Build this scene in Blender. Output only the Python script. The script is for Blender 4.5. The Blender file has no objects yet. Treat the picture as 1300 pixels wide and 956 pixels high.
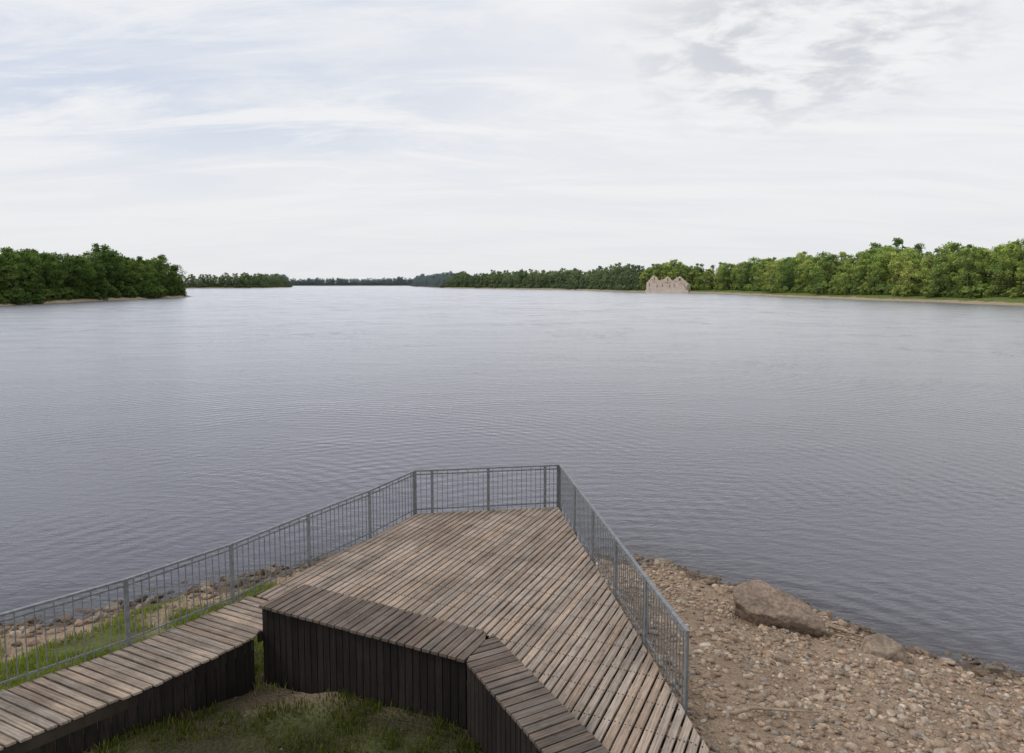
import bpy, bmesh, math, random
import numpy as np
from mathutils import Vector, Matrix, noise

random.seed(7)
rng = np.random.default_rng(7)
scene = bpy.context.scene
scene.view_settings.view_transform = 'Standard'
scene.view_settings.look = 'None'
scene.view_settings.exposure = 0

# ------------------------------------------------------------------ helpers
class MB:
    def __init__(s):
        s.v = []; s.f = []; s.c = []; s.u = []
    def add(s, verts, faces, col, uvs=None):
        o = len(s.v)
        s.v += [tuple(v) for v in verts]
        s.f += [tuple(i + o for i in f) for f in faces]
        s.c += [tuple(col)] * len(verts)
        s.u += uvs if uvs else [(v[0], v[1], v[2]) for v in verts]
    def prism(s, quad, z0, z1, col, uvs=None):
        n = len(quad)
        a = sum(quad[i][0]*quad[(i+1) % n][1]-quad[(i+1) % n][0]*quad[i][1] for i in range(n))
        if a < 0:
            quad = quad[::-1]
            if uvs: uvs = uvs[::-1]
        vs = [(p[0], p[1], z0) for p in quad] + [(p[0], p[1], z1) for p in quad]
        fs = [tuple(range(n-1, -1, -1)), tuple(range(n, 2*n))]
        fs += [(i, (i+1) % n, n+(i+1) % n, n+i) for i in range(n)]
        s.add(vs, fs, col, (uvs + uvs) if uvs else None)
    def beam(s, p0, p1, w, h, col, up=(0, 0, 1)):
        p0 = Vector(p0); p1 = Vector(p1)
        d = (p1-p0); L = d.length; d.normalize()
        upv = Vector(up)
        if abs(d.dot(upv)) > .99: upv = Vector((0, 1, 0))
        sx = d.cross(upv).normalized(); sz = sx.cross(d).normalized()
        vs = []; uv = []
        k = random.uniform(0, 50)
        for e, pp in enumerate((p0, p1)):
            for a, b in ((-1, -1), (1, -1), (1, 1), (-1, 1)):
                vs.append(pp + sx*a*w/2 + sz*b*h/2); uv.append((e*L+k, a*w/2+k, b*h/2))
        fs = [(0, 1, 2, 3), (7, 6, 5, 4), (0, 4, 5, 1), (1, 5, 6, 2), (2, 6, 7, 3), (3, 7, 4, 0)]
        s.add(vs, fs, col, uv)
    def obj(s, name, mat, parent=None, bevel=0, smooth=False):
        me = bpy.data.meshes.new(name)
        me.from_pydata(s.v, [], s.f)
        bm = bmesh.new(); bm.from_mesh(me); bmesh.ops.recalc_face_normals(bm, faces=bm.faces); bm.to_mesh(me); bm.free()
        a = me.attributes.new('col', 'FLOAT_COLOR', 'POINT')
        a.data.foreach_set('color', np.array([(c[0], c[1], c[2], 1) for c in s.c], dtype=np.float32).ravel())
        a = me.attributes.new('bco', 'FLOAT_VECTOR', 'POINT')
        a.data.foreach_set('vector', np.array([(u+(0,))[:3] if len(u) < 3 else u for u in s.u], dtype=np.float32).ravel())
        o = bpy.data.objects.new(name, me); scene.collection.objects.link(o)
        me.materials.append(mat)
        if parent: o.parent = parent
        if bevel:
            m = o.modifiers.new('bevel', 'BEVEL'); m.width = bevel; m.segments = 1; m.limit_method = 'ANGLE'
        if smooth:
            for p in me.polygons: p.use_smooth = True
        return o

def np_obj(name, V, F, mat, cols=None, parent=None, attrs=None, smooth=False, link=True):
    me = bpy.data.meshes.new(name)
    nf = len(F); k = F.shape[1]
    me.vertices.add(len(V)); me.vertices.foreach_set('co', V.astype(np.float32).ravel())
    me.loops.add(nf*k); me.loops.foreach_set('vertex_index', F.astype(np.int32).ravel())
    me.polygons.add(nf); me.polygons.foreach_set('loop_start', np.arange(0, nf*k, k, dtype=np.int32))
    me.polygons.foreach_set('loop_total', np.full(nf, k, dtype=np.int32))
    if smooth: me.polygons.foreach_set('use_smooth', np.ones(nf, dtype=bool))
    me.update(calc_edges=True); me.validate()
    if cols is not None:
        a = me.attributes.new('col', 'FLOAT_COLOR', 'POINT')
        c4 = np.ones((len(V), 4), dtype=np.float32); c4[:, :3] = cols
        a.data.foreach_set('color', c4.ravel())
    if attrs:
        for n_, arr in attrs.items():
            a = me.attributes.new(n_, 'FLOAT', 'POINT'); a.data.foreach_set('value', arr.astype(np.float32))
    me.materials.append(mat)
    o = bpy.data.objects.new(name, me)
    if link: scene.collection.objects.link(o)
    if parent: o.parent = parent
    return o

def empty(name, loc=(0, 0, 0)):
    e = bpy.data.objects.new(name, None); e.location = loc; scene.collection.objects.link(e); return e

def newmat(name):
    m = bpy.data.materials.new(name); m.use_nodes = True
    nt = m.node_tree; nt.nodes.clear()
    return m, nt, nt.nodes, nt.links

def N(nt, t, **kw):
    n = nt.nodes.new(t)
    for k, v in kw.items(): setattr(n, k, v)
    return n

def math_n(nt, op, a, b=None, c=None, clamp=False):
    n = nt.nodes.new('ShaderNodeMath'); n.operation = op; n.use_clamp = clamp
    for i, x in enumerate((a, b, c)):
        if x is None: continue
        if isinstance(x, (int, float)): n.inputs[i].default_value = x
        else: nt.links.new(x, n.inputs[i])
    return n.outputs[0]

def mix_n(nt, f, a, b, mode='MIX'):
    n = nt.nodes.new('ShaderNodeMixRGB'); n.blend_type = mode
    for i, x in enumerate((f, a, b)):
        if isinstance(x, (int, float)): n.inputs[i].default_value = x
        elif isinstance(x, tuple): n.inputs[i].default_value = x if len(x) == 4 else x+(1,)
        else: nt.links.new(x, n.inputs[i])
    return n.outputs[0]

def mapr(nt, x, a, b, c, d, smooth=True):
    n = nt.nodes.new('ShaderNodeMapRange'); n.interpolation_type = 'SMOOTHSTEP' if smooth else 'LINEAR'
    nt.links.new(x, n.inputs[0])
    for i, v in enumerate((a, b, c, d)): n.inputs[i+1].default_value = v
    return n.outputs[0]

def noise_n(nt, vec, scale, detail=4, rough=.5, dist=0.):
    n = nt.nodes.new('ShaderNodeTexNoise')
    n.inputs['Scale'].default_value = scale; n.inputs['Detail'].default_value = detail
    n.inputs['Roughness'].default_value = rough; n.inputs['Distortion'].default_value = dist
    if vec is not None: nt.links.new(vec, n.inputs['Vector'])
    return n.outputs['Fac']

def mapping(nt, vec, scale=(1, 1, 1), rot=(0, 0, 0), loc=(0, 0, 0)):
    n = nt.nodes.new('ShaderNodeMapping')
    n.inputs['Scale'].default_value = scale; n.inputs['Rotation'].default_value = rot; n.inputs['Location'].default_value = loc
    nt.links.new(vec, n.inputs['Vector']); return n.outputs[0]

def finish(nt, col, rough=.8, bump=None, bdist=.01, metallic=0., spec=.3):
    p = nt.nodes.new('ShaderNodeBsdfPrincipled'); o = nt.nodes.new('ShaderNodeOutputMaterial')
    if isinstance(col, tuple): p.inputs['Base Color'].default_value = col if len(col) == 4 else col+(1,)
    else: nt.links.new(col, p.inputs['Base Color'])
    if isinstance(rough, (int, float)): p.inputs['Roughness'].default_value = rough
    else: nt.links.new(rough, p.inputs['Roughness'])
    p.inputs['Metallic'].default_value = metallic
    p.inputs['Specular IOR Level'].default_value = spec
    if bump is not None:
        b = nt.nodes.new('ShaderNodeBump'); b.inputs['Distance'].default_value = bdist; b.inputs['Strength'].default_value = 1
        nt.links.new(bump, b.inputs['Height']); nt.links.new(b.outputs[0], p.inputs['Normal'])
    nt.links.new(p.outputs[0], o.inputs[0]); return p

# ------------------------------------------------------------------ materials
def mat_wood(name, contrast=1.0):
    m, nt, ns, lk = newmat(name)
    at = N(nt, 'ShaderNodeAttribute', attribute_name='bco'); ac = N(nt, 'ShaderNodeAttribute', attribute_name='col')
    g1 = noise_n(nt, mapping(nt, at.outputs['Vector'], (1.3, 42, 1)), 1, 4, .6, .6)
    g2 = noise_n(nt, mapping(nt, at.outputs['Vector'], (6, 160, 1)), 1, 2, .6)
    geo = N(nt, 'ShaderNodeNewGeometry')
    big = noise_n(nt, geo.outputs['Position'], 1.1, 4, .6)
    blot = noise_n(nt, geo.outputs['Position'], 9, 3, .6)
    f = math_n(nt, 'ADD', mapr(nt, g1, .3, .7, .62, 1.2), math_n(nt, 'MULTIPLY', math_n(nt, 'SUBTRACT', g2, .5), .9*contrast))
    f = math_n(nt, 'MULTIPLY', f, mapr(nt, big, .3, .7, .78, 1.15))
    f = math_n(nt, 'MULTIPLY', f, mapr(nt, blot, .25, .5, .8, 1.02))
    mul = N(nt, 'ShaderNodeVectorMath', operation='SCALE'); lk.new(ac.outputs['Color'], mul.inputs[0]); lk.new(f, mul.inputs['Scale'])
    h = math_n(nt, 'ADD', g1, math_n(nt, 'MULTIPLY', g2, .5))
    finish(nt, mul.outputs[0], .85, h, .006, spec=.2)
    return m
M_WOOD = mat_wood('weathered_wood')
M_DARK = mat_wood('dark_stained_wood', .6)

def mat_steel():
    m, nt, ns, lk = newmat('galvanized_steel')
    geo = N(nt, 'ShaderNodeNewGeometry')
    n1 = noise_n(nt, geo.outputs['Position'], 14, 4, .6); n2 = noise_n(nt, geo.outputs['Position'], 2.2, 3)
    c = mix_n(nt, mapr(nt, n1, .3, .7, 0, 1), (.15, .165, .18), (.25, .265, .275))
    c = mix_n(nt, mapr(nt, n2, .55, .75, 0, .5), c, (.13, .125, .12))
    finish(nt, c, .5, metallic=.3, spec=.5)
    return m
M_STEEL = mat_steel()

def mat_stone():
    m, nt, ns, lk = newmat('field_stone')
    ac = N(nt, 'ShaderNodeAttribute', attribute_name='col'); geo = N(nt, 'ShaderNodeNewGeometry')
    n1 = noise_n(nt, geo.outputs['Position'], 12, 5, .65); n2 = noise_n(nt, geo.outputs['Position'], 90, 2, .6)
    n0 = noise_n(nt, geo.outputs['Position'], 2.6, 3, .6)
    f = math_n(nt, 'MULTIPLY', mapr(nt, n1, .3, .7, .68, 1.25), mapr(nt, n2, .3, .7, .85, 1.12))
    f = math_n(nt, 'MULTIPLY', f, mapr(nt, n0, .35, .65, .8, 1.15))
    mul = N(nt, 'ShaderNodeVectorMath', operation='SCALE'); lk.new(ac.outputs['Color'], mul.inputs[0]); lk.new(f, mul.inputs['Scale'])
    finish(nt, mul.outputs[0], .85, n1, .035, spec=.25)
    return m
M_STONE = mat_stone()

def mat_ground():
    m, nt, ns, lk = newmat('shore_ground')
    geo = N(nt, 'ShaderNodeNewGeometry'); P = geo.outputs['Position']
    gr = N(nt, 'ShaderNodeAttribute', attribute_name='grassy').outputs['Fac']
    wet = N(nt, 'ShaderNodeAttribute', attribute_name='wet').outputs['Fac']
    pit = N(nt, 'ShaderNodeAttribute', attribute_name='bare').outputs['Fac']
    n1 = noise_n(nt, P, 1.2, 5, .65); n2 = noise_n(nt, P, 22, 4, .7)
    vo = N(nt, 'ShaderNodeTexVoronoi'); vo.inputs['Scale'].default_value = 14; lk.new(P, vo.inputs['Vector'])
    vo2 = N(nt, 'ShaderNodeTexVoronoi'); vo2.inputs['Scale'].default_value = 38; lk.new(P, vo2.inputs['Vector'])
    grav = mix_n(nt, mapr(nt, n1, .3, .7, 0, 1), (.35, .25, .175), (.47, .36, .26))
    bw = N(nt, 'ShaderNodeRGBToBW'); lk.new(vo.outputs['Color'], bw.inputs[0])
    grav = mix_n(nt, mapr(nt, bw.outputs[0], .1, .9, .5, 0, False), grav, (.23, .165, .115))
    grav = mix_n(nt, mapr(nt, vo2.outputs['Distance'], .3, .75, 0, .5), grav, (.15, .108, .075))
    soil = mix_n(nt, mapr(nt, n2, .35, .65, 0, 1), (.075, .06, .03), (.12, .13, .035))
    soil = mix_n(nt, mapr(nt, n1, .4, .6, 0, .8), soil, (.11, .15, .032))
    bare = mix_n(nt, n2, (.03, .026, .015), (.06, .058, .028))
    soil = mix_n(nt, pit, soil, bare)
    c = mix_n(nt, gr, grav, soil)
    c = mix_n(nt, wet, c, (.055, .042, .03))
    h = math_n(nt, 'ADD', math_n(nt, 'MULTIPLY', vo.outputs['Distance'], -.8), math_n(nt, 'MULTIPLY', n2, .6))
    h = math_n(nt, 'ADD', h, math_n(nt, 'MULTIPLY', vo2.outputs['Distance'], -.3))
    finish(nt, c, .9, h, .05, spec=.15)
    return m
M_GROUND = mat_ground()

def mat_bank():
    m, nt, ns, lk = newmat('bank_ground')
    geo = N(nt, 'ShaderNodeNewGeometry'); P = geo.outputs['Position']
    d = N(nt, 'ShaderNodeAttribute', attribute_name='inland').outputs['Fac']
    n1 = noise_n(nt, P, .12, 4, .6); n2 = noise_n(nt, P, .9, 3, .6)
    dd = math_n(nt, 'ADD', d, math_n(nt, 'MULTIPLY', math_n(nt, 'SUBTRACT', n1, .5), 9))
    sand = mix_n(nt, n2, (.24, .18, .13), (.42, .33, .245))
    grass = mix_n(nt, mapr(nt, n2, .3, .7, 0, 1), (.08, .11, .028), (.17, .21, .055))
    c = mix_n(nt, mapr(nt, dd, 2.2, 4.0, 0, 1), sand, grass)
    c = mix_n(nt, mapr(nt, dd, 18, 30, 0, 1), c, (.03, .045, .014))
    finish(nt, c, .95, n2, .3, spec=.1)
    return m
M_BANK = mat_bank()

def mat_leaf(name, tint, haze_tint, gain=1.0):
    m, nt, ns, lk = newmat(name)
    ac = N(nt, 'ShaderNodeAttribute', attribute_name='col'); oi = N(nt, 'ShaderNodeObjectInfo')
    r = oi.outputs['Random']
    cr = N(nt, 'ShaderNodeValToRGB'); lk.new(r, cr.inputs[0])
    tint = [tuple(x*gain for x in t) for t in tint]
    e = cr.color_ramp.elements
    e[0].position = 0; e[0].color = tint[0]+(1,)
    e[1].position = 1; e[1].color = tint[-1]+(1,)
    for i, t in enumerate(tint[1:-1]):
        x = e.new((i+1)/(len(tint)-1)); x.color = t+(1,)
    c = mix_n(nt, 1., ac.outputs['Color'], cr.outputs[0], 'MULTIPLY')
    if haze_tint[3] > 0: c = mix_n(nt, haze_tint[3], c, haze_tint[:3])  # aerial haze painted into the leaf colour, a fixed amount per bank
    di = N(nt, 'ShaderNodeBsdfDiffuse'); tr = N(nt, 'ShaderNodeBsdfTranslucent'); mx = N(nt, 'ShaderNodeMixShader'); mx.inputs[0].default_value = .35
    lk.new(c, di.inputs[0]); lk.new(c, tr.inputs[0]); lk.new(di.outputs[0], mx.inputs[1]); lk.new(tr.outputs[0], mx.inputs[2])
    o = N(nt, 'ShaderNodeOutputMaterial'); lk.new(mx.outputs[0], o.inputs[0])
    return m
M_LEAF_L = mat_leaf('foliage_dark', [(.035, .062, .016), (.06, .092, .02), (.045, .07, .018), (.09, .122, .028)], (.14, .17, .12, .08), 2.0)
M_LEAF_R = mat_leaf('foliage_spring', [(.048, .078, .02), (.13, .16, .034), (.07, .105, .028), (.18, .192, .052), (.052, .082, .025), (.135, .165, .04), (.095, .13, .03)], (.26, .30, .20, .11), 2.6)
M_LEAF_M = mat_leaf('foliage_mid_haze_tint', [(.05, .075, .025), (.105, .132, .04), (.055, .078, .03)], (.28, .33, .28, .27), 2.1)
M_LEAF_F = mat_leaf('foliage_far_haze_tint', [(.05, .07, .03), (.07, .09, .04)], (.34, .41, .44, .62), 1.6)  # farthest trees: bluish distance haze mixed strongly into the base colour

def mat_grass():
    m, nt, ns, lk = newmat('grass_blades')
    ac = N(nt, 'ShaderNodeAttribute', attribute_name='col')
    di = N(nt, 'ShaderNodeBsdfDiffuse'); tr = N(nt, 'ShaderNodeBsdfTranslucent'); mx = N(nt, 'ShaderNodeMixShader'); mx.inputs[0].default_value = .35
    lk.new(ac.outputs['Color'], di.inputs[0]); lk.new(ac.outputs['Color'], tr.inputs[0]); lk.new(di.outputs[0], mx.inputs[1]); lk.new(tr.outputs[0], mx.inputs[2])
    o = N(nt, 'ShaderNodeOutputMaterial'); lk.new(mx.outputs[0], o.inputs[0])
    return m
M_GRASS = mat_grass()

def mat_water():
    m, nt, ns, lk = newmat('lake_water')
    geo = N(nt, 'ShaderNodeNewGeometry'); P = geo.outputs['Position']
    sh = N(nt, 'ShaderNodeAttribute', attribute_name='shallow').outputs['Fac']
    wind = noise_n(nt, mapping(nt, P, (.010, .028, 1), (0, 0, .25)), 1, 3, .55, .4)
    wind2 = noise_n(nt, mapping(nt, P, (.09, .2, 1), (0, 0, -.3)), 1, 2, .5, .5)
    amp = math_n(nt, 'MULTIPLY', mapr(nt, wind, .3, .7, .8, 1.15), mapr(nt, wind2, .3, .7, .65, 1.25))
    a = noise_n(nt, mapping(nt, P, (1.3, 2.6, 1), (0, 0, .35)), 1, 2, .5, .5)
    b = noise_n(nt, mapping(nt, P, (3.6, 7.0, 1), (0, 0, -.4)), 1, 2, .55, .3)
    def rings(cx, cy, sc, dist):
        w1 = N(nt, 'ShaderNodeTexWave', wave_type='RINGS', rings_direction='Z', wave_profile='SIN')
        w1.inputs['Scale'].default_value = sc; w1.inputs['Distortion'].default_value = dist; w1.inputs['Detail'].default_value = 3
        w1.inputs['Detail Scale'].default_value = .3
        lk.new(mapping(nt, P, loc=(-cx, -cy, 0)), w1.inputs['Vector']); return w1.outputs['Fac']
    patR = mapr(nt, noise_n(nt, P, .055, 3, .6, .5), .42, .60, .05, 1)
    patL = mapr(nt, noise_n(nt, mapping(nt, P, loc=(30, 10, 0)), .06, 3, .6, .5), .44, .62, .0, 1)
    h = math_n(nt, 'MULTIPLY', a, .050)
    h = math_n(nt, 'ADD', h, math_n(nt, 'MULTIPLY', b, .020))
    h = math_n(nt, 'ADD', h, math_n(nt, 'MULTIPLY', math_n(nt, 'MULTIPLY', rings(4, 12, .40, 4.2), patR), .019))
    h = math_n(nt, 'ADD', h, math_n(nt, 'MULTIPLY', math_n(nt, 'MULTIPLY', rings(-14, 22, .42, 5.0), patL), .014))
    h = math_n(nt, 'MULTIPLY', h, amp)
    bp = N(nt, 'ShaderNodeBump'); bp.inputs['Distance'].default_value = 1; bp.inputs['Strength'].default_value = 1
    lk.new(h, bp.inputs['Height'])
    body = N(nt, 'ShaderNodeBsdfDiffuse'); body.inputs[0].default_value = (.070, .066, .088, 1)
    tr = N(nt, 'ShaderNodeBsdfTransparent'); tr.inputs[0].default_value = (.72, .58, .42, 1)
    mb = N(nt, 'ShaderNodeMixShader'); lk.new(sh, mb.inputs[0]); lk.new(body.outputs[0], mb.inputs[1]); lk.new(tr.outputs[0], mb.inputs[2])
    gl = N(nt, 'ShaderNodeBsdfGlossy'); gl.inputs['Roughness'].default_value = .25; gl.inputs[0].default_value = (.97, .975, 1, 1)
    lk.new(bp.outputs[0], gl.inputs['Normal'])
    fr = N(nt, 'ShaderNodeFresnel'); fr.inputs[0].default_value = 1.56; lk.new(bp.outputs[0], fr.inputs['Normal'])
    mx = N(nt, 'ShaderNodeMixShader'); lk.new(fr.outputs[0], mx.inputs[0]); lk.new(mb.outputs[0], mx.inputs[1]); lk.new(gl.outputs[0], mx.inputs[2])
    o = N(nt, 'ShaderNodeOutputMaterial'); lk.new(mx.outputs[0], o.inputs[0])
    return m
M_WATER = mat_water()

# ------------------------------------------------------------------ near ground (water level z=0)
SX = [-6000, -400, -150, -60, -30, -12.3, -9.4, -6.7, -4, -1, 2, 3.9, 6.2, 8.0, 9.2, 10.6, 20, 60, 150, 400, 6000]
SY = [-200, -150, -60, -8, 6, 15.8, 17.4, 19.3, 20.5, 20.9, 20.6, 19.9, 18.3, 16.35, 15.05, 13.74, 5, -15, -60, -150, -200]
def shore_y(x):
    return np.interp(x, SX, SY) + .22*np.sin(x*1.9) + .12*np.sin(x*4.3+1)
def gh0(x, y):
    d = shore_y(x) - y
    up = np.minimum(.12*d + .005*d*d, 1.85 + .004*d)
    return np.where(d > 0, up, np.maximum(.16*d, -3))
def gh(x, y):
    n = noise.noise((x*.7, y*.7, 0))*.10 + noise.noise((x*2.3, y*2.3, 4))*.05 + noise.noise((x*6, y*6, 9))*.025
    return float(gh0(x, y)) + n

def axis(lo, hi, step, far):
    c = list(np.arange(lo, hi+1e-6, step)); s = step; a = hi
    while a < far: s *= 1.35; a += s; c.append(a)
    s = step; a = lo
    while a > -far: s *= 1.35; a -= s; c.insert(0, a)
    return np.array(c)
def grid(xs, ys):
    nx, ny = len(xs), len(ys)
    X, Y = np.meshgrid(xs, ys); X = X.ravel(); Y = Y.ravel()
    i = np.arange(nx-1)[None, :] + nx*np.arange(ny-1)[:, None]; i = i.ravel()
    F = np.stack([i, i+1, i+1+nx, i+nx], 1)
    return X, Y, F
xs = axis(-15, 12, .12, 420); ys_ = axis(5, 22, .12, 300); ys_ = ys_[ys_ < 60]
X, Y, F = grid(xs, ys_)
Z = np.array([gh(float(a), float(b)) for a, b in zip(X, Y)])
dd = shore_y(X) - Y
gn = np.array([noise.noise((float(a)*.8, float(b)*.8, 3)) for a, b in zip(X, Y)])
grassy = np.clip((-(X+3.2))/1.5, 0, 1) * np.clip((dd-1.7+gn*2.2)/1.2, 0, 1)
grassy = np.maximum(grassy, np.clip((1.2-X)/1.0, 0, 1)*np.clip((11-Y)/1.5, 0, 1))
bare = np.clip((X+6.2)/.8, 0, 1)*np.clip(.9-gn*1.0, 0, 1)
wet = np.clip(1-(Z-.02)/.12, 0, 1)*.75
np_obj('ground', np.stack([X, Y, Z], 1), F, M_GROUND, attrs={'grassy': grassy, 'wet': wet, 'bare': bare}, smooth=True)

# ------------------------------------------------------------------ water
xs = axis(-20, 16, .4, 7000); ys_ = axis(8, 26, .4, 7000); ys_ = ys_[ys_ > -400]
X, Y, F = grid(xs, ys_)
dd = np.maximum(Y - shore_y(X), 0)
sh = np.exp(-dd/1.7)*.92
sh[dd > 12] = 0
np_obj('water', np.stack([X, Y, np.zeros_like(X)], 1), F, M_WATER, attrs={'shallow': sh})

# ------------------------------------------------------------------ stones
def ico(sub):
    bm = bmesh.new(); bmesh.ops.create_icosphere(bm, subdivisions=sub, radius=1)
    V = np.array([v.co[:] for v in bm.verts]); F = np.array([[v.index for v in f.verts] for f in bm.faces]); bm.free()
    return V, F
def rand_rot(n):
    q = rng.normal(size=(n, 4)); q /= np.linalg.norm(q, axis=1)[:, None]; w, x, y, z = q.T
    return np.stack([np.stack([1-2*(y*y+z*z), 2*(x*y-z*w), 2*(x*z+y*w)], 1),
                     np.stack([2*(x*y+z*w), 1-2*(x*x+z*z), 2*(y*z-x*w)], 1),
                     np.stack([2*(x*z-y*w), 2*(y*z+x*w), 1-2*(x*x+y*y)], 1)], 1)
def stones(name, pos, size, col, sub, jit=.16):
    BV, BF = ico(sub); n = len(pos); nv = len(BV)
    V = np.repeat(BV[None], n, axis=0)
    for _ in range(5 if sub > 1 else 2):
        d = rng.normal(size=(n, 3)); d /= np.linalg.norm(d, axis=1)[:, None]; c = rng.uniform(.45, .8, n)
        t = np.einsum('nvj,nj->nv', V, d)
        ex = np.maximum(t-c[:, None], 0); V = V - ex[..., None]*d[:, None, :]
    V = V*(1+rng.normal(0, jit, (n, nv, 1)))
    V = V*rng.uniform(.55, 1.3, (n, 1, 3))
    R = rand_rot(n); V = np.einsum('nij,nvj->nvi', R, V)
    V = V*np.array([1, 1, .64])*size[:, None, None] + pos[:, None, :]
    F = BF[None] + (np.arange(n)*nv)[:, None, None]
    C = np.repeat(col, nv, axis=0)
    return np_obj(name, V.reshape(-1, 3), F.reshape(-1, 3), M_STONE, cols=C)
PAL = np.array([(.44, .325, .225), (.38, .275, .195), (.48, .37, .27), (.41, .32, .245), (.42, .29, .20), (.52, .43, .335), (.30, .22, .16), (.36, .305, .255)])
def scatter(n, x0, x1, y0, y1, test, smin, smax, power=3):
    P = []; S = []; C = []
    while len(P) < n:
        x = random.uniform(x0, x1); y = random.uniform(y0, y1)
        d = float(shore_y(x)) - y
        if not test(x, y, d): continue
        s = smin + (smax-smin)*random.random()**power
        z = gh(x, y)
        P.append((x, y, z + s*.16)); S.append(s)
        c = PAL[random.randrange(len(PAL))]*random.uniform(.76, 1.1)
        if z < .08: c = c*.5
        C.append(c)
    return np.array(P), np.array(S), np.array(C)
P1 = scatter(16000, 1.2, 14, 5.5, 21, lambda x, y, d: -.5 < d < 13 and random.random() < (1 if noise.noise((x*.9, y*.9, 1)) > -.2 else .3), .016, .085, 2.3)
stones('beach_pebbles', *P1, 1)
P2 = scatter(620, 1.5, 14, 5.5, 21, lambda x, y, d: -.35 < d < 12, .06, .15, 2.8)
stones('beach_stones', *P2, 2, .04)
P3 = scatter(200, 3, 13, 8, 20.6, lambda x, y, d: -.5 < d < .7, .04, .16, 2)
stones('waterline_stones', *P3, 2, .04)
P4 = scatter(900, -16, -3.5, 8, 20.8, lambda x, y, d: -.6 < d < 2.6 and random.random() < (1 if d < 1.2 else .25), .03, .18, 2.4)
P4 = (P4[0], P4[1], P4[2]*.7)
stones('waterline_stones', *P4, 2, .04)
P5 = scatter(300, -5.6, 1, 6, 11, lambda x, y, d: True, .012, .035, 2)
stones('gravel', P5[0], P5[1], P5[2]*.35, 1)

# boulders
def boulder(name, pts, loc, rz, col, amp=.05, seed=0):
    bm = bmesh.new()
    for p in pts: bm.verts.new(p)
    r = bmesh.ops.convex_hull(bm, input=bm.verts)
    bmesh.ops.delete(bm, geom=[g for g in r['geom_interior'] if isinstance(g, bmesh.types.BMVert)], context='VERTS')
    bmesh.ops.bevel(bm, geom=list(bm.edges), offset=.035, segments=2, affect='EDGES', profile=.6)
    bmesh.ops.triangulate(bm, faces=bm.faces)
    for _ in range(4):
        long = [e for e in bm.edges if e.calc_length() > .05]
        if long: bmesh.ops.subdivide_edges(bm, edges=long, cuts=1)
        bmesh.ops.triangulate(bm, faces=bm.faces)
    bmesh.ops.smooth_vert(bm, verts=bm.verts, factor=.5, use_axis_x=True, use_axis_y=True, use_axis_z=True)
    bm.normal_update()
    for v in bm.verts:
        p = v.co
        k = noise.noise(p*1.8+Vector((seed, 0, 0)))*amp + noise.noise(p*5+Vector((seed, 3, 0)))*amp*.6 + noise.noise(p*14)*amp*.3
        v.co = p + v.normal*k
    me = bpy.data.meshes.new(name); bm.to_mesh(me); bm.free()
    a = me.attributes.new('col', 'FLOAT_COLOR', 'POINT')
    a.data.foreach_set('color', np.tile(np.array(col+(1,), dtype=np.float32), len(me.vertices)))
    me.materials.append(M_STONE)
    for p in me.polygons: p.use_smooth = True
    o = bpy.data.objects.new(name, me); scene.collection.objects.link(o)
    o.location = loc; o.rotation_euler = (0, 0, rz); return o
BP = [(-.45, -.16, -.25), (.75, -.34, -.25), (.9, .15, -.25), (-.7, .5, -.25), (-.95, -.02, .50), (-.90, .36, .66), (-.2, .6, .78), (.12, .18, .72),
      (.84, .02, .30), (1.0, -.42, .16), (-.66, -.40, .36), (.2, -.46, .34), (.93, -.58, .06), (.85, -.50, -.1)]
boulder('boulder', BP, (6.1, 15.25, gh(6.1, 15.25)+.06), 0, (.255, .19, .145), .06, 2)
BP2 = [(-.42, -.25, -.2), (.45, -.3, -.2), (.5, .25, -.2), (-.4, .3, -.2), (-.42, -.1, .22), (-.2, .3, .33), (.3, .25, .3), (.45, -.1, .15), (0, -.3, .2)]
boulder('boulder', BP2, (7.95, 14.05, gh(7.95, 14.05)+.05), .3, (.27, .205, .155), .04, 8)
for (x, y, s, r, c) in [(4.35, 19.4, .5, .4, (.3, .24, .18)), (4.05, 19.0, .3, 2.4, (.26, .2, .15)), (8.9, 14.6, .35, 1.2, (.2, .15, .12)), (5.35, 12.9, .35, 2, (.3, .23, .17)), (10.3, 13.9, .4, 2.6, (.2, .16, .12)), (9.8, 13.4, .3, .6, (.26, .21, .16)),
                        (8.6, 11.6, .35, 1.6, (.3, .24, .19)), (7.1, 14.2, .28, 1.1, (.28, .22, .17)),
                        (-8.3, 18.0, .5, 1, (.22, .18, .15)), (-6.9, 18.9, .55, 2, (.26, .2, .16)), (-10.1, 16.6, .45, .3, (.22, .18, .14))]:
    b = boulder('boulder', BP2, (x, y, gh(x, y)+.02), r, c, .04, x); b.scale = (s, s, s)

# driftwood
def driftwood(pts, r):
    mb = MB()
    ring = []
    for i, p in enumerate(pts):
        rr = r*(1-.7*i/(len(pts)-1))
        z = gh(p[0], p[1]) + rr + p[2]
        d = Vector((pts[min(i+1, len(pts)-1)][0]-pts[max(i-1, 0)][0], pts[min(i+1, len(pts)-1)][1]-pts[max(i-1, 0)][1], 0)).normalized()
        n = Vector((-d.y, d.x, 0))
        for k in range(7):
            a = k*math.tau/7
            ring.append(tuple(Vector((p[0], p[1], z)) + n*math.cos(a)*rr + Vector((0, 0, math.sin(a)*rr))))
    fs = [(i*7+k, i*7+(k+1) % 7, (i+1)*7+(k+1) % 7, (i+1)*7+k) for i in range(len(pts)-1) for k in range(7)]
    fs += [tuple(range(7)), tuple(range(len(ring)-7, len(ring)))]
    mb.add(ring, fs, (.34, .26, .19)); return mb.obj('driftwood', M_WOOD, smooth=True)
driftwood([(3.3, 9.7, .05), (3.7, 9.95, .09), (4.25, 9.9, .08), (4.8, 10.15, .06)], .035)
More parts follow.
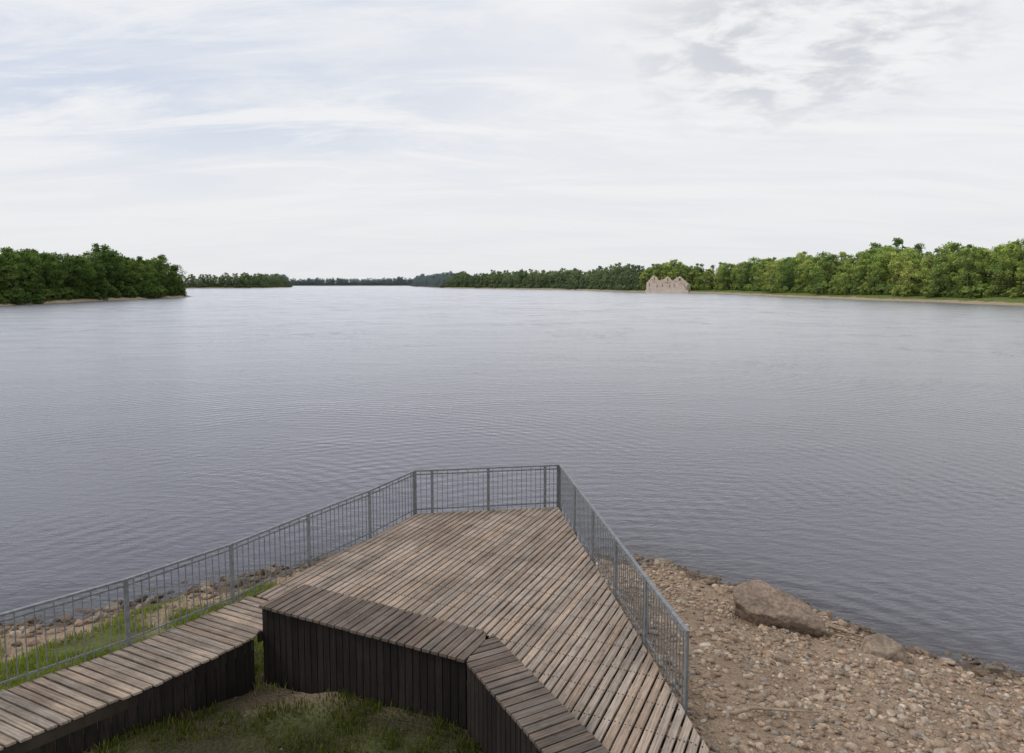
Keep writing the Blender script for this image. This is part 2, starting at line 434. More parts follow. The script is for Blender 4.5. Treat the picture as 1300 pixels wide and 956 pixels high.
driftwood([(7.1, 15.6, .05), (7.7, 15.2, .08), (8.3, 15.0, .05)], .04)
driftwood([(6.9, 14.9, .05), (7.6, 14.7, .08), (8.6, 14.2, .06)], .03)

# ------------------------------------------------------------------ grass
def grass(name, n_clump, test, x0, x1, y0, y1, hmin, hmax, gain=1.0):
    P = []; H = []; C = []
    while n_clump > 0:
        x = random.uniform(x0, x1); y = random.uniform(y0, y1)
        if not test(x, y, float(shore_y(x))-y): continue
        n_clump -= 1
        r = random.uniform(.05, .22); t = random.random(); hh = random.uniform(hmin, hmax)
        base = np.array((.16, .22, .034))*(1-t) + np.array((.27, .31, .06))*t
        if random.random() < .1: base = np.array((.30, .25, .14))
        base = base*gain
        for _ in range(random.randint(14, 34)):
            px = x+random.gauss(0, r); py = y+random.gauss(0, r)
            P.append((px, py, float(gh0(px, py))+noise.noise((px*.7, py*.7, 0))*.10)); H.append(hh*random.uniform(.5, 1.1)); C.append(base*random.uniform(.7, 1.25))
    P = np.array(P); H = np.array(H); C = np.array(C); n = len(P)
    a = rng.uniform(0, 2*np.pi, n); w = rng.uniform(.005, .012, n)
    t = np.stack([np.cos(a), np.sin(a), np.zeros(n)], 1); l = np.stack([-np.sin(a), np.cos(a), np.zeros(n)], 1)*(H*rng.uniform(-.7, .7, n))[:, None]
    up = np.array([0, 0, 1.])
    v0 = P - t*w[:, None] - up*.03; v1 = P + t*w[:, None] - up*.03
    v2 = P + t*w[:, None]*.7 + l*.35 + up*(H*.6)[:, None]; v3 = P - t*w[:, None]*.7 + l*.35 + up*(H*.6)[:, None]
    v4 = P + l + up*H[:, None]; v5 = v4 + t*.002
    V = np.stack([v0, v1, v2, v3, v5, v4], 1).reshape(-1, 3)
    o = (np.arange(n)*6)[:, None]
    F = np.concatenate([o+np.array([0, 1, 2, 3]), o+np.array([3, 2, 4, 5])], 0)
    return np_obj(name, V, F, M_GRASS, cols=np.repeat(C, 6, axis=0))
grass('grass', 3300, lambda x, y, d: d > 1.3 and (x < -5.5 or y > 10.8) and d+noise.noise((x*.8, y*.8, 3))*2.2*1.3 > 2.0 and noise.noise((x*.6, y*.6, 22)) > -.32, -16, -3.6, 7.5, 18, .05, .17)
grass('grass', 650, lambda x, y, d: noise.noise((x*1.1, y*1.1, 14)) > -.15, -6, .3, 6.5, 10.7, .04, .15, .42)

# ------------------------------------------------------------------ deck
DZ = 2.5
def scan(poly, dv, nv, s):
    ts = []
    n = len(poly)
    for i in range(n):
        a = poly[i]; b = poly[(i+1) % n]
        sa = a[0]*nv[0]+a[1]*nv[1]-s; sb = b[0]*nv[0]+b[1]*nv[1]-s
        if (sa < 0) != (sb < 0):
            k = sa/(sa-sb); x = a[0]+(b[0]-a[0])*k; y = a[1]+(b[1]-a[1])*k
            ts.append(x*dv[0]+y*dv[1])
    return (min(ts), max(ts)) if len(ts) >= 2 else None
def boards(mb, poly, dv, pitch, gap, z0, z1, basecol, jit=.02, maxlen=None, var=.18, zj=.003, minlen=.08):
    L = math.hypot(*dv); dv = (dv[0]/L, dv[1]/L); nv = (-dv[1], dv[0])
    ss = [p[0]*nv[0]+p[1]*nv[1] for p in poly]
    s = min(ss); k = 0
    while s < max(ss):
        g0 = gap*random.uniform(.6, 1.0) if gap < .1 else gap
        s0 = s+g0/2; s1 = min(s+pitch-g0/2, max(ss)-.003); s += pitch; k += 1
        if s1 < s0+.02: continue
        a = scan(poly, dv, nv, s0+.001); b = scan(poly, dv, nv, s1-.001)
        if a is None and b is None: continue
        if a is None: a = b
        if b is None: b = a
        if (max if minlen < .05 else min)(a[1]-a[0], b[1]-b[0]) < minlen: continue
        j0 = random.uniform(-jit, jit); j1 = random.uniform(-jit, jit)
        cuts = [0, 1]
        ln = a[1]-a[0]
        if maxlen and ln > maxlen:
            cuts = [0, random.choice([.35, .45, .5, .6, .7]) + random.uniform(-.02, .02), 1]
        for q in range(len(cuts)-1):
            c0, c1 = cuts[q], cuts[q+1]
            ta0 = a[0]+(a[1]-a[0])*c0 + (j0 if c0 == 0 else .004); ta1 = a[0]+(a[1]-a[0])*c1 + (j1 if c1 == 1 else -.004)
            tb0 = b[0]+(b[1]-b[0])*c0 + (j0 if c0 == 0 else .004); tb1 = b[0]+(b[1]-b[0])*c1 + (j1 if c1 == 1 else -.004)
            P = lambda s_, t_: (s_*nv[0]+t_*dv[0], s_*nv[1]+t_*dv[1])
            br = random.uniform(1-var, 1+var); hue = random.uniform(-.05, .05)
            col = (basecol[0]*br*(1+hue), basecol[1]*br, basecol[2]*br*(1-hue))
            o = k*3.7 + q*11
            uv = [(ta0+o, s0+o*2, k), (ta1+o, s0+o*2, k), (tb1+o, s1+o*2, k), (tb0+o, s1+o*2, k)]
            dz = random.uniform(-zj, zj)
            mb.prism([P(s0, ta0), P(s0, ta1), P(s1, tb1), P(s1, tb0)], z0+dz, z1+dz, col, uv)

SD = (.43, .90); PD = (.90, -.43)
main = [(-2.45, 16.85), (1.21, 17.4), (2.60, 7.0), (1.05, 7.0), (-.45, 9.75), (-3.75, 11.55), (-3.73, 11.79), (-4.89, 12.33), (-4.15, 13.66), (-3.22, 15.24)]
walk = [(-4.90, 12.31), (-3.76, 11.76), (-4.24, 10.98), (-4.22, 10.80), (-5.15, 9.5), (-6.5, 8.0), (-7.9, 6.6), (-10.1, 6.6), (-8.75, 7.9), (-7.41, 9.2), (-6.14, 10.52), (-5.06, 12.01)]
deck = empty('wooden_deck', (0, 0, 0))
mb = MB(); boards(mb, main, SD, .142, .038, DZ-.04, DZ, (.335, .265, .212), .02, 5.0, .17)
mb.obj('deck_boards', M_WOOD, deck, .006)
mb = MB(); boards(mb, walk, PD, .142, .038, DZ-.04, DZ, (.315, .25, .20), .02)
mb.obj('walkway_boards', M_WOOD, deck, .006)
DK = (.045, .035, .027)
def inset(poly, d):
    out = []
    n = len(poly)
    A = sum(poly[i][0]*poly[(i+1) % n][1]-poly[(i+1) % n][0]*poly[i][1] for i in range(n))
    sg = 1 if A > 0 else -1
    for i in range(n):
        p = Vector(poly[i]); a = (p-Vector(poly[i-1])).normalized(); b = (Vector(poly[(i+1) % n])-p).normalized()
        na = Vector((-a.y, a.x))*sg; nb = Vector((-b.y, b.x))*sg; m = (na+nb)
        if m.length < .1: m = na
        m.normalize(); out.append(tuple(p+m*d))
    return out
mb = MB()
boards(mb, inset(main, .10), PD, .62, .56, DZ-.205, DZ-.046, DK, 0, None, .1, 0)
boards(mb, inset(walk, .10), SD, .62, .56, DZ-.205, DZ-.046, DK, 0, None, .1, 0)
for poly in (main, walk):
    pi = inset(poly, .045)
    for i in range(len(pi)):
        a = Vector(pi[i]); b = Vector(pi[(i+1) % len(pi)])
        if (b-a).length < .35: continue
        d = (b-a).normalized()*.03
        mb.beam((*(a+d), DZ-.13), (*(b-d), DZ-.13), .05, .16, DK)
for (x, y) in [(-2.3, 16.6), (-.6, 16.9), (1.05, 17.1), (1.35, 14.6), (1.7, 12), (2.0, 9.6), (-3.0, 15), (-3.95, 13.5), (-.8, 14), (-.8, 12), (-4.8, 11.9), (-6.0, 10.3), (-7.3, 9), (-5.1, 9.8), (-6.5, 8.3), (0.6, 14), (.8, 11)]:
    mb.beam((x, y, gh(x, y)-.2), (x, y, DZ-.21), .14, .14, DK)
mb.obj('deck_frame', M_DARK, deck)
mb = MB()
L_ = math.hypot(*SD); dv = Vector((SD[0]/L_, SD[1]/L_)); nv = Vector((-dv.y, dv.x))
ss = [p[0]*nv[0]+p[1]*nv[1] for p in main]; s = min(ss)
tt = [p[0]*dv[0]+p[1]*dv[1] for p in main]
while s < max(ss)-.15:
    for so_ in (.04, .102):
        r = scan(main, dv, nv, s+so_)
        if r:
            t = min(tt)+.35
            while t < max(tt):
                if r[0]+.05 < t < r[1]-.05:
                    c = nv*(s+so_)+dv*(t+random.uniform(-.012, .012)); q = .008
                    mb.prism([(c.x-q, c.y-q), (c.x+q, c.y-q), (c.x+q, c.y+q), (c.x-q, c.y+q)], DZ-.005, DZ+.0045, (.03, .024, .022))
                t += .62
    s += .142
mb.obj('deck_screws', M_DARK, deck)
# ------------------------------------------------------------------ bench
bench = empty('wooden_bench', (0, 0, 0))
F0, F1, F2 = (-4.21, 11.0), (-.674, 9.32), (.58, 7.0)
K0, K1, K2 = (-3.73, 11.78), (-.303, 10.09), (1.33, 7.0)
BZ = DZ+.45
def off(p, q, d): return (p[0]+q[0]*d, p[1]+q[1]*d)
mb = MB()
boards(mb, [off(F0, (-.7, -.8), .03), off(K0, (-.4, .9), .03), K1, F1], (.455, .89), .146, .036, BZ-.045, BZ, (.165, .13, .108), .004, None, .25, .003, .03)
boards(mb, [(F1[0]+.010, F1[1]-.018), (K1[0]+.010, K1[1]-.018), K2, F2], (.88, .475), .146, .036, BZ-.045, BZ, (.155, .123, .102), .004, None, .25, .003, .03)
mb.obj('seat_slats', M_WOOD, bench, .006)
def palisade(mb, p0, p1, z0f, z1, col, pitch=.13, th=.03):
    p0 = Vector(p0); p1 = Vector(p1); L = (p1-p0).length; d = (p1-p0)/L
    n = int(L/pitch)
    for i in range(n):
        a = p0+d*(i*L/n+.006); b = p0+d*((i+1)*L/n-.006); c = (a+b)/2
        z0 = z0f if z0f is not None else gh(c.x, c.y)-.08
        br = random.uniform(.65, 1.35)
        nn = Vector((-d.y, d.x))*th/2
        q = [tuple(a-nn), tuple(b-nn), tuple(b+nn), tuple(a+nn)]
        vs = [(x, y, z) for z in (z0, z1) for x, y in q]
        uv = [(z+i*3, k*.1+i*5, 0) for z in (z0, z1) for k in (0, 1, 1.3, .3)]
        mb.add(vs, [(3, 2, 1, 0), (4, 5, 6, 7), (0, 1, 5, 4), (1, 2, 6, 5), (2, 3, 7, 6), (3, 0, 4, 7)], tuple(c_*br for c_ in col), uv)
mb = MB()
DB = (.022, .0175, .015)
fi = lambda p: (p[0]+.02, p[1]+.035)
palisade(mb, fi(F0), fi(F1), None, BZ-.05, DB)
palisade(mb, (F1[0]+.04, F1[1]+.01), (F2[0]+.04, F2[1]+.01), None, BZ-.05, DB)
palisade(mb, (F0[0]+.03, F0[1]+.06), (K0[0]+.02, K0[1]-.05), None, BZ-.05, DB)
palisade(mb, (K0[0]+.05, K0[1]-.06), (K1[0]-.03, K1[1]-.04), DZ+.01, BZ-.05, DB)
palisade(mb, (K1[0]-.03, K1[1]-.04), (K2[0]-.04, K2[1]-.02), DZ+.01, BZ-.05, DB)
mb.beam((F0[0]+.12, F0[1]+.10, BZ-.10), (F1[0]+.03, F1[1]+.11, BZ-.10), .05, .09, DB)
mb.beam((K0[0]+.05, K0[1]-.14, BZ-.10), (K1[0]-.06, K1[1]-.12, BZ-.10), .05, .09, DB)
mb.beam((F1[0]+.12, F1[1]+.03, BZ-.10), (F2[0]+.12, F2[1]+.03, BZ-.10), .05, .09, DB)
mb.beam((F1[0]+.05, F1[1]+.07, BZ-.11), (K1[0]-.02, K1[1]-.08, BZ-.11), .12, .08, DB)
mb.obj('plank_cladding', M_DARK, bench, .004)
mb = MB()
palisade(mb, (-4.26, 10.80), (-5.15, 9.54), None, DZ-.05, DB, .16)
palisade(mb, (-5.15, 9.55), (-6.5, 8.06), None, DZ-.05, DB, .16)
mb.obj('walkway_skirt', M_DARK, deck)

# ------------------------------------------------------------------ railing
def railing(pts_posts):
    mb = MB(); col = (1, 1, 1)
    RT = DZ+1.10
    n = len(pts_posts)
    for i, p in enumerate(pts_posts):
        a = Vector(pts_posts[max(i-1, 0)]); b = Vector(pts_posts[min(i+1, n-1)]); d = (b-a).normalized()
        w, t = .070, .035
        x, y = p
        nn = Vector((-d.y, d.x))*t/2; dd_ = d*w/2; c = Vector(p)
        q = [tuple(c-dd_-nn), tuple(c+dd_-nn), tuple(c+dd_+nn), tuple(c-dd_+nn)]
        mb.prism(q, DZ-.26, RT-.036, col)
        mb.beam((x, y, DZ-.2), (x, y, DZ-.06), .10, .05, col)
    for i in range(n-1):
        a = Vector(pts_posts[i]); b = Vector(pts_posts[i+1]); L = (b-a).length; d = (b-a)/L
        ext0 = .03 if i == 0 else 0.0; ext1 = .03 if i == n-2 else 0.0
        A = a-d*ext0; B = b+d*ext1
        mb.beam((A.x, A.y, RT-.018+.0005*(i % 2)), (B.x, B.y, RT-.018+.0005*(i % 2)), .062, .036, col)
        a2 = a+d*.035; b2 = b-d*.035
        mb.beam((a2.x, a2.y, RT-.115), (b2.x, b2.y, RT-.115), .012, .030, col)
        mb.beam((a2.x, a2.y, DZ+.085), (b2.x, b2.y, DZ+.085), .012, .030, col)
        if L > .3:
            m = max(2, int(round(L/.125)))
            for k in range(1, m):
                p = a + d*(L*k/m)
                top = RT-.045 if k % 2 else RT-.10
                mb.beam((p.x, p.y, DZ-.10 if k % 3 else DZ+.07), (p.x, p.y, top), .014, .014, (1, 1, 1), up=(d.x, d.y, 0))
    return mb.obj('metal_railing', M_STEEL)
lr = [(-10.13, 6.63), (-8.79, 7.93), (-7.45, 9.23), (-6.18, 10.55), (-5.10, 12.03), (-4.19, 13.68), (-3.26, 15.26), (-2.48, 16.88)]
railing(lr)
railing([(-2.45, 16.91), (-2.03, 16.975), (-.61, 17.19), (.86, 17.41), (1.20, 17.46)])
A_ = Vector((1.255, 17.44)); B_ = Vector((2.385, 8.93))
railing([tuple(A_.lerp(B_, k/5)) for k in range(6)])

# ------------------------------------------------------------------ far banks
def resample(pts, step):
    out = []
    for i in range(len(pts)-1):
        a = Vector(pts[i]); b = Vector(pts[i+1]); L = (b-a).length
        st = step(a) if callable(step) else step
        n = max(1, int(L/st))
        for k in range(n): out.append(a.lerp(b, k/n))
    out.append(Vector(pts[-1]))
    for _ in range(3):
        q = out[:]
        for i in range(1, len(out)-1): q[i] = (out[i-1]+out[i]*2+out[i+1])/4
        out = q
    return out
def normals(pl):
    ns = []
    for i in range(len(pl)):
        d = (pl[min(i+1, len(pl)-1)]-pl[max(i-1, 0)]).normalized(); ns.append(Vector((-d.y, d.x)))
    for _ in range(4):
        q = ns[:]
        for i in range(1, len(ns)-1): q[i] = (ns[i-1]+ns[i]*2+ns[i+1]).normalized()
        ns = q
    return ns
OFF = [-14, -4, -1, 0, 1, 2.5, 5, 8, 12, 18, 26, 45, 90, 200]
ZZ = [-3, -.8, -.2, .05, .35, .9, 1.4, 1.9, 2.4, 3.0, 3.6, 4.8, 7, 9]
def bz(d): return float(np.interp(d, OFF, ZZ))
def bank(name, pts):
    pl = resample(pts, lambda a: 6 if a.length < 800 else 25); ns = normals(pl)
    V = []; D = []
    for i, (p, n) in enumerate(zip(pl, ns)):
        w = noise.noise((p.x*.03, p.y*.03, 0))*6 + noise.noise((p.x*.1, p.y*.1, 0))*2
        for o, z in zip(OFF, ZZ):
            q = p + n*(o+w*(1 if o < 30 else .3))
            V.append((q.x, q.y, z + (noise.noise((q.x*.15, q.y*.15, 0))*.35 if o > 2 else 0))); D.append(o)
    k = len(OFF); i = (np.arange(len(pl)-1)*k)[:, None]+np.arange(k-1)[None, :]; i = i.ravel()
    F = np.stack([i, i+k, i+k+1, i+1], 1)
    np_obj(name, np.array(V), F, M_BANK, attrs={'inland': np.array(D, float)}, smooth=True)
LB = [(-180, 60), (-190, 180), (-193, 258), (-197, 350), (-199, 426), (-235, 475), (-400, 560), (-700, 600)]
RB = [(-1600, 1000), (-700, 1150), (-560, 1190), (-456, 1250), (-480, 1500), (-700, 2000), (-950, 2450), (-600, 2550), (-280, 2500), (-300, 2000), (-135, 1300),
      (-12, 1080), (88, 900), (98, 760), (122, 668), (162, 628), (176, 580), (172, 482), (175, 381), (185, 310), (193, 258), (205, 150), (230, 20)]
bank('riverbank', LB); bank('riverbank', RB)

# ------------------------------------------------------------------ trees
def tree_mesh(name, H, R, cb, ncl, nl, ls, mat, shape='round', seed=1):
    r_ = random.Random(seed); g = np.random.default_rng(seed)
    Vs = []; Fs = []; Cs = []; cnt = 0
    def cone(p0, p1, r0, r1, n=5):
        nonlocal cnt
        p0 = Vector(p0); p1 = Vector(p1); d = (p1-p0).normalized(); a = d.orthogonal().normalized(); b = d.cross(a)
        for pp, rr in ((p0, r0), (p1, r1)):
            for k in range(n):
                t = k*math.tau/n; Vs.append(np.array(pp+a*math.cos(t)*rr+b*math.sin(t)*rr)[None]); Cs.append(np.array([[.7, .5, 1.3]]))
        for k in range(n): Fs.append([cnt+k, cnt+(k+1) % n, cnt+n+(k+1) % n, cnt+n+k])
        cnt += 2*n
    cone((0, 0, -1), (.2, .1, H*.45), .32, .2); cone((.2, .1, H*.45), (0, .2, H*.85), .2, .05)
    cl = []
    for i in range(ncl):
        h = r_.uniform(0, 1)
        if shape == 'round': rad = R*math.sqrt(max(0, 1-(2*h-.85)**2/1.4))
        elif shape == 'cone': rad = R*(1-h)**.8+.3
        else: rad = R*(.55+.45*math.sin(math.pi*min(1, h*1.05)))
        a = r_.uniform(0, math.tau); rr = rad*math.sqrt(r_.uniform(.15, 1))
        cl.append((rr*math.cos(a), rr*math.sin(a), cb+(H-cb)*h*.95, r_.uniform(.8, 1.5)*R*.27, r_.uniform(.5, 1.5)))
    for c in cl[:9]:
        z0 = min(c[2]*.75, H*.6); cone((.1, .1, max(2, z0)), c[:3], .12, .03, 4)
    lv = []; lc = []
    for c in cl:
        m = nl//ncl
        P = g.normal(0, .5, (m, 3)); P /= np.maximum(1, np.linalg.norm(P, axis=1))[:, None]
        P = P*c[3]*np.array([1.15, 1.15, .8]) + np.array(c[:3])
        a = g.normal(size=(m, 3)); a /= np.linalg.norm(a, axis=1)[:, None]
        b = np.cross(a, g.normal(size=(m, 3))); b /= np.linalg.norm(b, axis=1)[:, None]
        s = ls*g.uniform(.5, 1.25, (m, 1))
        q = np.stack([P-a*s, P-b*s*.6, P+a*s, P+b*s*.6], 1)*1.0
        lv.append(q.reshape(-1, 3))
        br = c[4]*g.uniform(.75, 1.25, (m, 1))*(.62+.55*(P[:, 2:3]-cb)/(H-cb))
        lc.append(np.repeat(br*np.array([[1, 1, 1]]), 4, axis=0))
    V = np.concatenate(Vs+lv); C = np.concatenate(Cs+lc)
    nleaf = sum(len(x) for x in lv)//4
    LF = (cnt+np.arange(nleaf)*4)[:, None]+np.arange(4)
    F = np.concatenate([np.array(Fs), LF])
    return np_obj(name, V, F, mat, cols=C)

def protos(mat, low=False):
    k = .35 if low else .9
    s = 1.8 if low else 1.05
    return [tree_mesh('deciduous_tree', 20, 5.2, 2.5, 46, int(2400*k), .42*s, mat, 'round', 1),
            tree_mesh('deciduous_tree', 18, 4.4, 1.5, 40, int(2000*k), .42*s, mat, 'oval', 2),
            tree_mesh('deciduous_tree', 21, 4.0, 3.0, 38, int(1900*k), .40*s, mat, 'oval', 3),
            tree_mesh('conifer_tree', 21, 3.4, 2.0, 44, int(1700*k), .38*s, mat, 'cone', 4),
            tree_mesh('shrub', 6, 3.2, .2, 24, int(900*k), .36*s, mat, 'round', 5)]
def carrier(name, inst, proto, parent):
    V = []; F = []
    for (x, y, z, s) in inst:
        a = random.uniform(0, math.tau); r = s/math.sqrt(2); o = len(V)
        for k in range(4): V.append((x+r*math.cos(a+k*math.pi/2), y+r*math.sin(a+k*math.pi/2), z))
        F.append((o, o+1, o+2, o+3))
    me = bpy.data.meshes.new(name); me.from_pydata(V, [], F)
    c = bpy.data.objects.new(name, me); scene.collection.objects.link(c); c.parent = parent
    c.instance_type = 'FACES'; c.use_instance_faces_scale = True; c.show_instancer_for_render = False; c.show_instancer_for_viewport = False
    proto.parent = c
def forest(pts, mat, d0, rows, sp, hs, weights, low=False, name='distant_forest', lim=None, rsp=None):
    par = empty(name)
    pr = protos(mat, low)
    pl = resample(pts, 6 if not low else 25); ns = normals(pl)
    cum = [0]
    for i in range(1, len(pl)): cum.append(cum[-1]+(pl[i]-pl[i-1]).length)
    lst = [[] for _ in pr]
    s = 0
    rsp = rsp or sp*1.05
    while s < cum[-1]:
        i = min(len(pl)-2, int(np.searchsorted(cum, s, side='right')-1)); k = (s-cum[i])/max(1e-6, cum[i+1]-cum[i])
        p = pl[i].lerp(pl[i+1], k); n = ns[i]; t = Vector((n.y, -n.x))
        for r in range(rows):
            dd_ = d0 + r*rsp + random.uniform(-.45, .45)*rsp
            clump = noise.noise((p.x*.02, p.y*.02, r*.7))
            q = p + n*(dd_+clump*5) + t*random.uniform(-.5, .5)*sp
            if lim and lim(q): continue
            v = random.choices(range(5), weights)[0]
            sc = hs*(1+.35*clump)*random.uniform(.74, 1.12)
            if r == 0: sc *= random.uniform(.55, .95)
            lst[v].append((q.x, q.y, bz(dd_)-.3, sc))
            if r == 0:
                for _ in range(3):
                    u = dd_-sp*.6*random.random(); q2 = p+n*(u+clump*5)+t*random.uniform(-.6, .6)*sp
                    if not (lim and lim(q2)): lst[4].append((q2.x, q2.y, bz(u)-.2, random.uniform(.35, 1.0)))
        s += sp
    for v, L in enumerate(lst):
        if L: carrier('tree_layout', L, pr[v], par)
        else: bpy.data.objects.remove(pr[v])
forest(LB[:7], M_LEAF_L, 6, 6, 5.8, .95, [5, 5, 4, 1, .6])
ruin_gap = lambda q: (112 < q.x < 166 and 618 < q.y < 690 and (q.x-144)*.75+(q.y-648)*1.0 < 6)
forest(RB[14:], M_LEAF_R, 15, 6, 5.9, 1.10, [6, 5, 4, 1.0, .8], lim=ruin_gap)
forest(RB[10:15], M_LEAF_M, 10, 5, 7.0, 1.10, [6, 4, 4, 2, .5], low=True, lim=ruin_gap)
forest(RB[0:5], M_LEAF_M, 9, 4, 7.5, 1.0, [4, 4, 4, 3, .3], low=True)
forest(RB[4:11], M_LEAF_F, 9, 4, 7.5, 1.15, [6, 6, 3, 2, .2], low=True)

# ------------------------------------------------------------------ castle ruins on the far shore
def mat_ruin():
    m, nt, ns, lk = newmat('ruin_masonry')
    geo = N(nt, 'ShaderNodeNewGeometry'); P = geo.outputs['Position']
    n1 = noise_n(nt, P, .35, 4, .65); n2 = noise_n(nt, P, 2.5, 3, .6)
    c = mix_n(nt, mapr(nt, n1, .3, .7, 0, 1), (.68, .57, .47), (.50, .39, .31))
    c = mix_n(nt, mapr(nt, n2, .35, .7, 0, .6), c, (.74, .66, .57))
    finish(nt, c, .95, n2, .2); return m
M_RUIN = mat_ruin()
def ruin_wall(mb, p0, p1, prof, th, z0, wins=()):
    p0 = Vector(p0); p1 = Vector(p1); L = (p1-p0).length; d = (p1-p0)/L; nn = Vector((-d.y, d.x))*th/2
    n = int(L/.6)
    for i in range(n):
        u = (i+.5)/n
        top = float(np.interp(u, [a for a, _ in prof], [b for _, b in prof])) + random.uniform(-.6, .6)
        a = p0+d*(i*L/n); b = p0+d*((i+1)*L/n); j = random.uniform(-.12, .12)
        q = [tuple(a-nn*(1+j)), tuple(b-nn*(1+j)), tuple(b+nn*(1+j)), tuple(a+nn*(1+j))]
        segs = [(z0, z0+top)]
        for (w0, w1, h0, h1) in wins:
            if w0 <= u <= w1 and top > h1+.5:
                segs = [(z0, z0+h0), (z0+h1, z0+top)]
        for s0, s1 in segs:
            if s1 > s0: mb.prism(q, s0, s1, (1, 1, 1))
mb = MB()
r0 = Vector((128.0, 650)); r1 = Vector((159, 627))
ruin_wall(mb, r0, r1, [(0, 8), (.05, 10.5), (.13, 11.5), (.17, 8.5), (.26, 7.2), (.33, 8), (.38, 10), (.47, 9.2), (.52, 7.5), (.62, 7.8), (.70, 9.8), (.78, 8.4), (.86, 8.8), (.93, 6.5), (1, 4)], 1.8, .6,
          [(.06, .10, 5, 8), (.26, .29, 4, 6.2), (.40, .44, 4.6, 7.6), (.60, .63, 4, 6.3), (.71, .75, 4.4, 7.2)])
ruin_wall(mb, r0+Vector((5, 8)), r1+Vector((6, 9)), [(0, 12.5), (.08, 15), (.16, 14.0), (.2, 10.5), (.36, 11.5), (.42, 14.0), (.50, 13), (.56, 10), (.66, 12.5), (.76, 14), (.84, 11.5), (.92, 9), (1, 6)], 1.8, .8, [(.09, .13, 10.5, 12.8), (.43, .47, 10, 12.4), (.74, .78, 10, 12.4)])
ruin_wall(mb, r0+Vector((.5, 1)), r0+Vector((5, 8)), [(0, 8), (.5, 7), (1, 11.5)], 1.8, .8)
ruin_wall(mb, r1+Vector((0, 1)), r1+Vector((6, 9)), [(0, 5), (.5, 8), (1, 6)], 1.8, .8)
ruin_wall(mb, (141, 642), (147, 650), [(0, 7), (.4, 9), (1, 10)], 1.8, .8)
mb.prism([(126.5, 650), (160.5, 624.5), (162, 627), (129, 653)], -1, 2.4, (1, 1, 1))
mb.obj('castle_ruins', M_RUIN)

# ------------------------------------------------------------------ light & sky
sd = Vector((-.80, .12, .80)).normalized()
el = math.asin(sd.z); az = math.atan2(sd.x, sd.y)
sun = bpy.data.lights.new('sun', 'SUN'); sun.energy = 1.5; sun.angle = math.radians(10); sun.color = (1, .96, .9)
so = bpy.data.objects.new('sun', sun); scene.collection.objects.link(so)
so.rotation_euler = (-sd).to_track_quat('-Z', 'Y').to_euler(); so.location = sd*100

w = bpy.data.worlds.new('World'); scene.world = w; w.use_nodes = True
nt = w.node_tree; nt.nodes.clear(); lk = nt.links
tc = N(nt, 'ShaderNodeTexCoord'); D = tc.outputs['Generated']
sky = N(nt, 'ShaderNodeTexSky', sky_type='NISHITA'); sky.sun_disc = False; sky.sun_elevation = el; sky.sun_rotation = az; sky.dust_density = 2
sx = N(nt, 'ShaderNodeSeparateXYZ'); lk.new(D, sx.inputs[0])
zc = math_n(nt, 'ADD', math_n(nt, 'MAXIMUM', sx.outputs[2], 0), .14)
cx = math_n(nt, 'DIVIDE', sx.outputs[0], zc); cy = math_n(nt, 'DIVIDE', sx.outputs[1], zc)
cv = N(nt, 'ShaderNodeCombineXYZ'); lk.new(cx, cv.inputs[0]); lk.new(cy, cv.inputs[1]); CV = cv.outputs[0]
n1 = noise_n(nt, mapping(nt, CV, (.8, 1.5, 1), (0, 0, .35), (2.3, 1.1, 0)), 1.0, 6, .6, .35)
n2 = noise_n(nt, mapping(nt, CV, (.5, 1.7, 1), (0, 0, -.25), (5, 3, 0)), 1.3, 7, .64, .8)
n3 = noise_n(nt, mapping(nt, CV, (1, 1.5, 1), (0, 0, .1), (9, 2, 0)), 2.6, 6, .6, .2)
left = mapr(nt, sx.outputs[0], -.45, .2, 1, .15)
high = mapr(nt, sx.outputs[2], .08, .24, 0, 1)
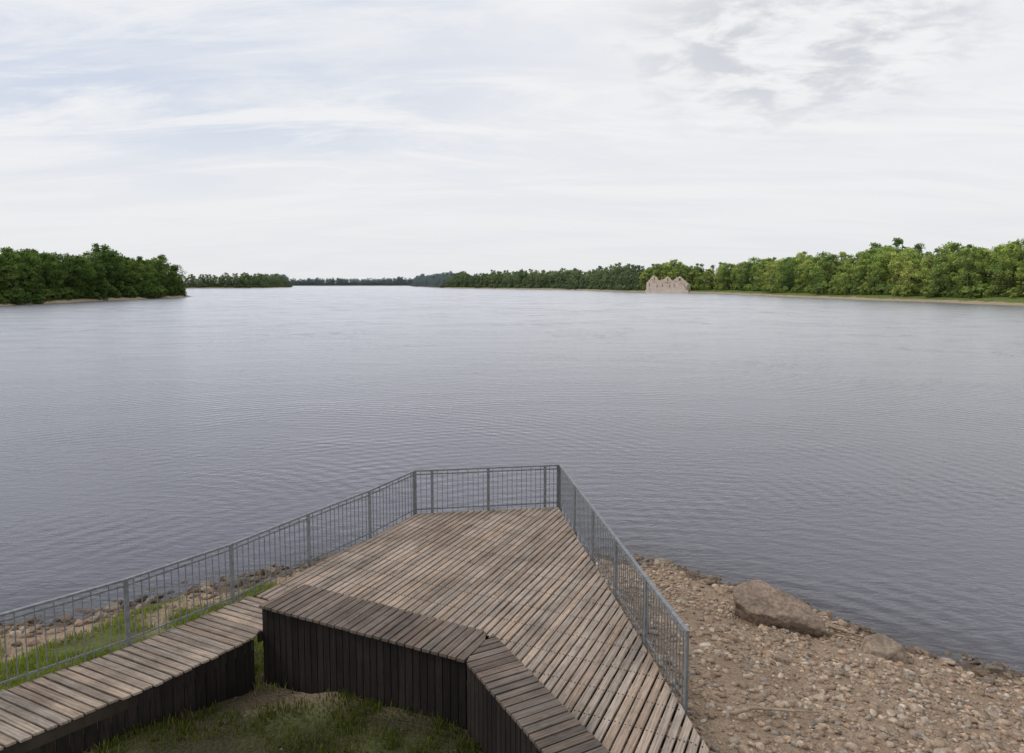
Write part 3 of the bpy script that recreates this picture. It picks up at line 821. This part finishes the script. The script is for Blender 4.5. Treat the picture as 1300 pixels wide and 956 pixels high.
blue = math_n(nt, 'MULTIPLY', math_n(nt, 'MULTIPLY', left, high), mapr(nt, n1, .34, .56, .25, 1))
streak = mapr(nt, n2, .46, .64, 0, .85)
blue = math_n(nt, 'MULTIPLY', blue, math_n(nt, 'SUBTRACT', 1, streak), clamp=True)
base = mix_n(nt, mapr(nt, sx.outputs[2], 0, .22, 0, 1), (8.4, 8.5, 8.65), (9.2, 9.2, 9.25))
base = mix_n(nt, mapr(nt, n2, .35, .62, .5, 0), base, (7.8, 8.0, 8.5))
c = mix_n(nt, blue, base, (6.5, 7.1, 8.3))
vs = N(nt, 'ShaderNodeVectorMath', operation='SUBTRACT'); lk.new(D, vs.inputs[0]); vs.inputs[1].default_value = (.36, .88, .315)
vm = mapping(nt, vs.outputs[0], (4.4, 1.5, 8.0))
vl = N(nt, 'ShaderNodeVectorMath', operation='LENGTH'); lk.new(vm, vl.inputs[0])
msk = mapr(nt, vl.outputs['Value'], .3, 1.25, 1, 0)
cm = math_n(nt, 'MULTIPLY', msk, mapr(nt, n3, .36, .48, 0, 1))
n4 = noise_n(nt, mapping(nt, CV, (1, 1.3, 1), (0, 0, 0), (9.1, 2.2, 0)), 4.5, 6, .6, .3)
ccol = mix_n(nt, mapr(nt, n4, .38, .60, 0, 1), (6.4, 6.6, 7.05), (9.3, 9.3, 9.3))
c = mix_n(nt, math_n(nt, 'MULTIPLY', cm, .9), c, ccol)
c = mix_n(nt, .95, sky.outputs[0], c)
bg = N(nt, 'ShaderNodeBackground'); bg.inputs[1].default_value = .1; lk.new(c, bg.inputs[0])
wo = N(nt, 'ShaderNodeOutputWorld'); lk.new(bg.outputs[0], wo.inputs[0])

# ------------------------------------------------------------------ camera
cam = bpy.data.cameras.new('camera'); co = bpy.data.objects.new('camera', cam); scene.collection.objects.link(co)
cam.lens = 24; cam.sensor_width = 36; cam.sensor_fit = 'HORIZONTAL'; cam.shift_y = -44.5/1300
cam.clip_start = .1; cam.clip_end = 20000
co.location = (0, 0, 8.3); co.rotation_euler = (math.radians(90-4.85), 0, 0)
scene.camera = co
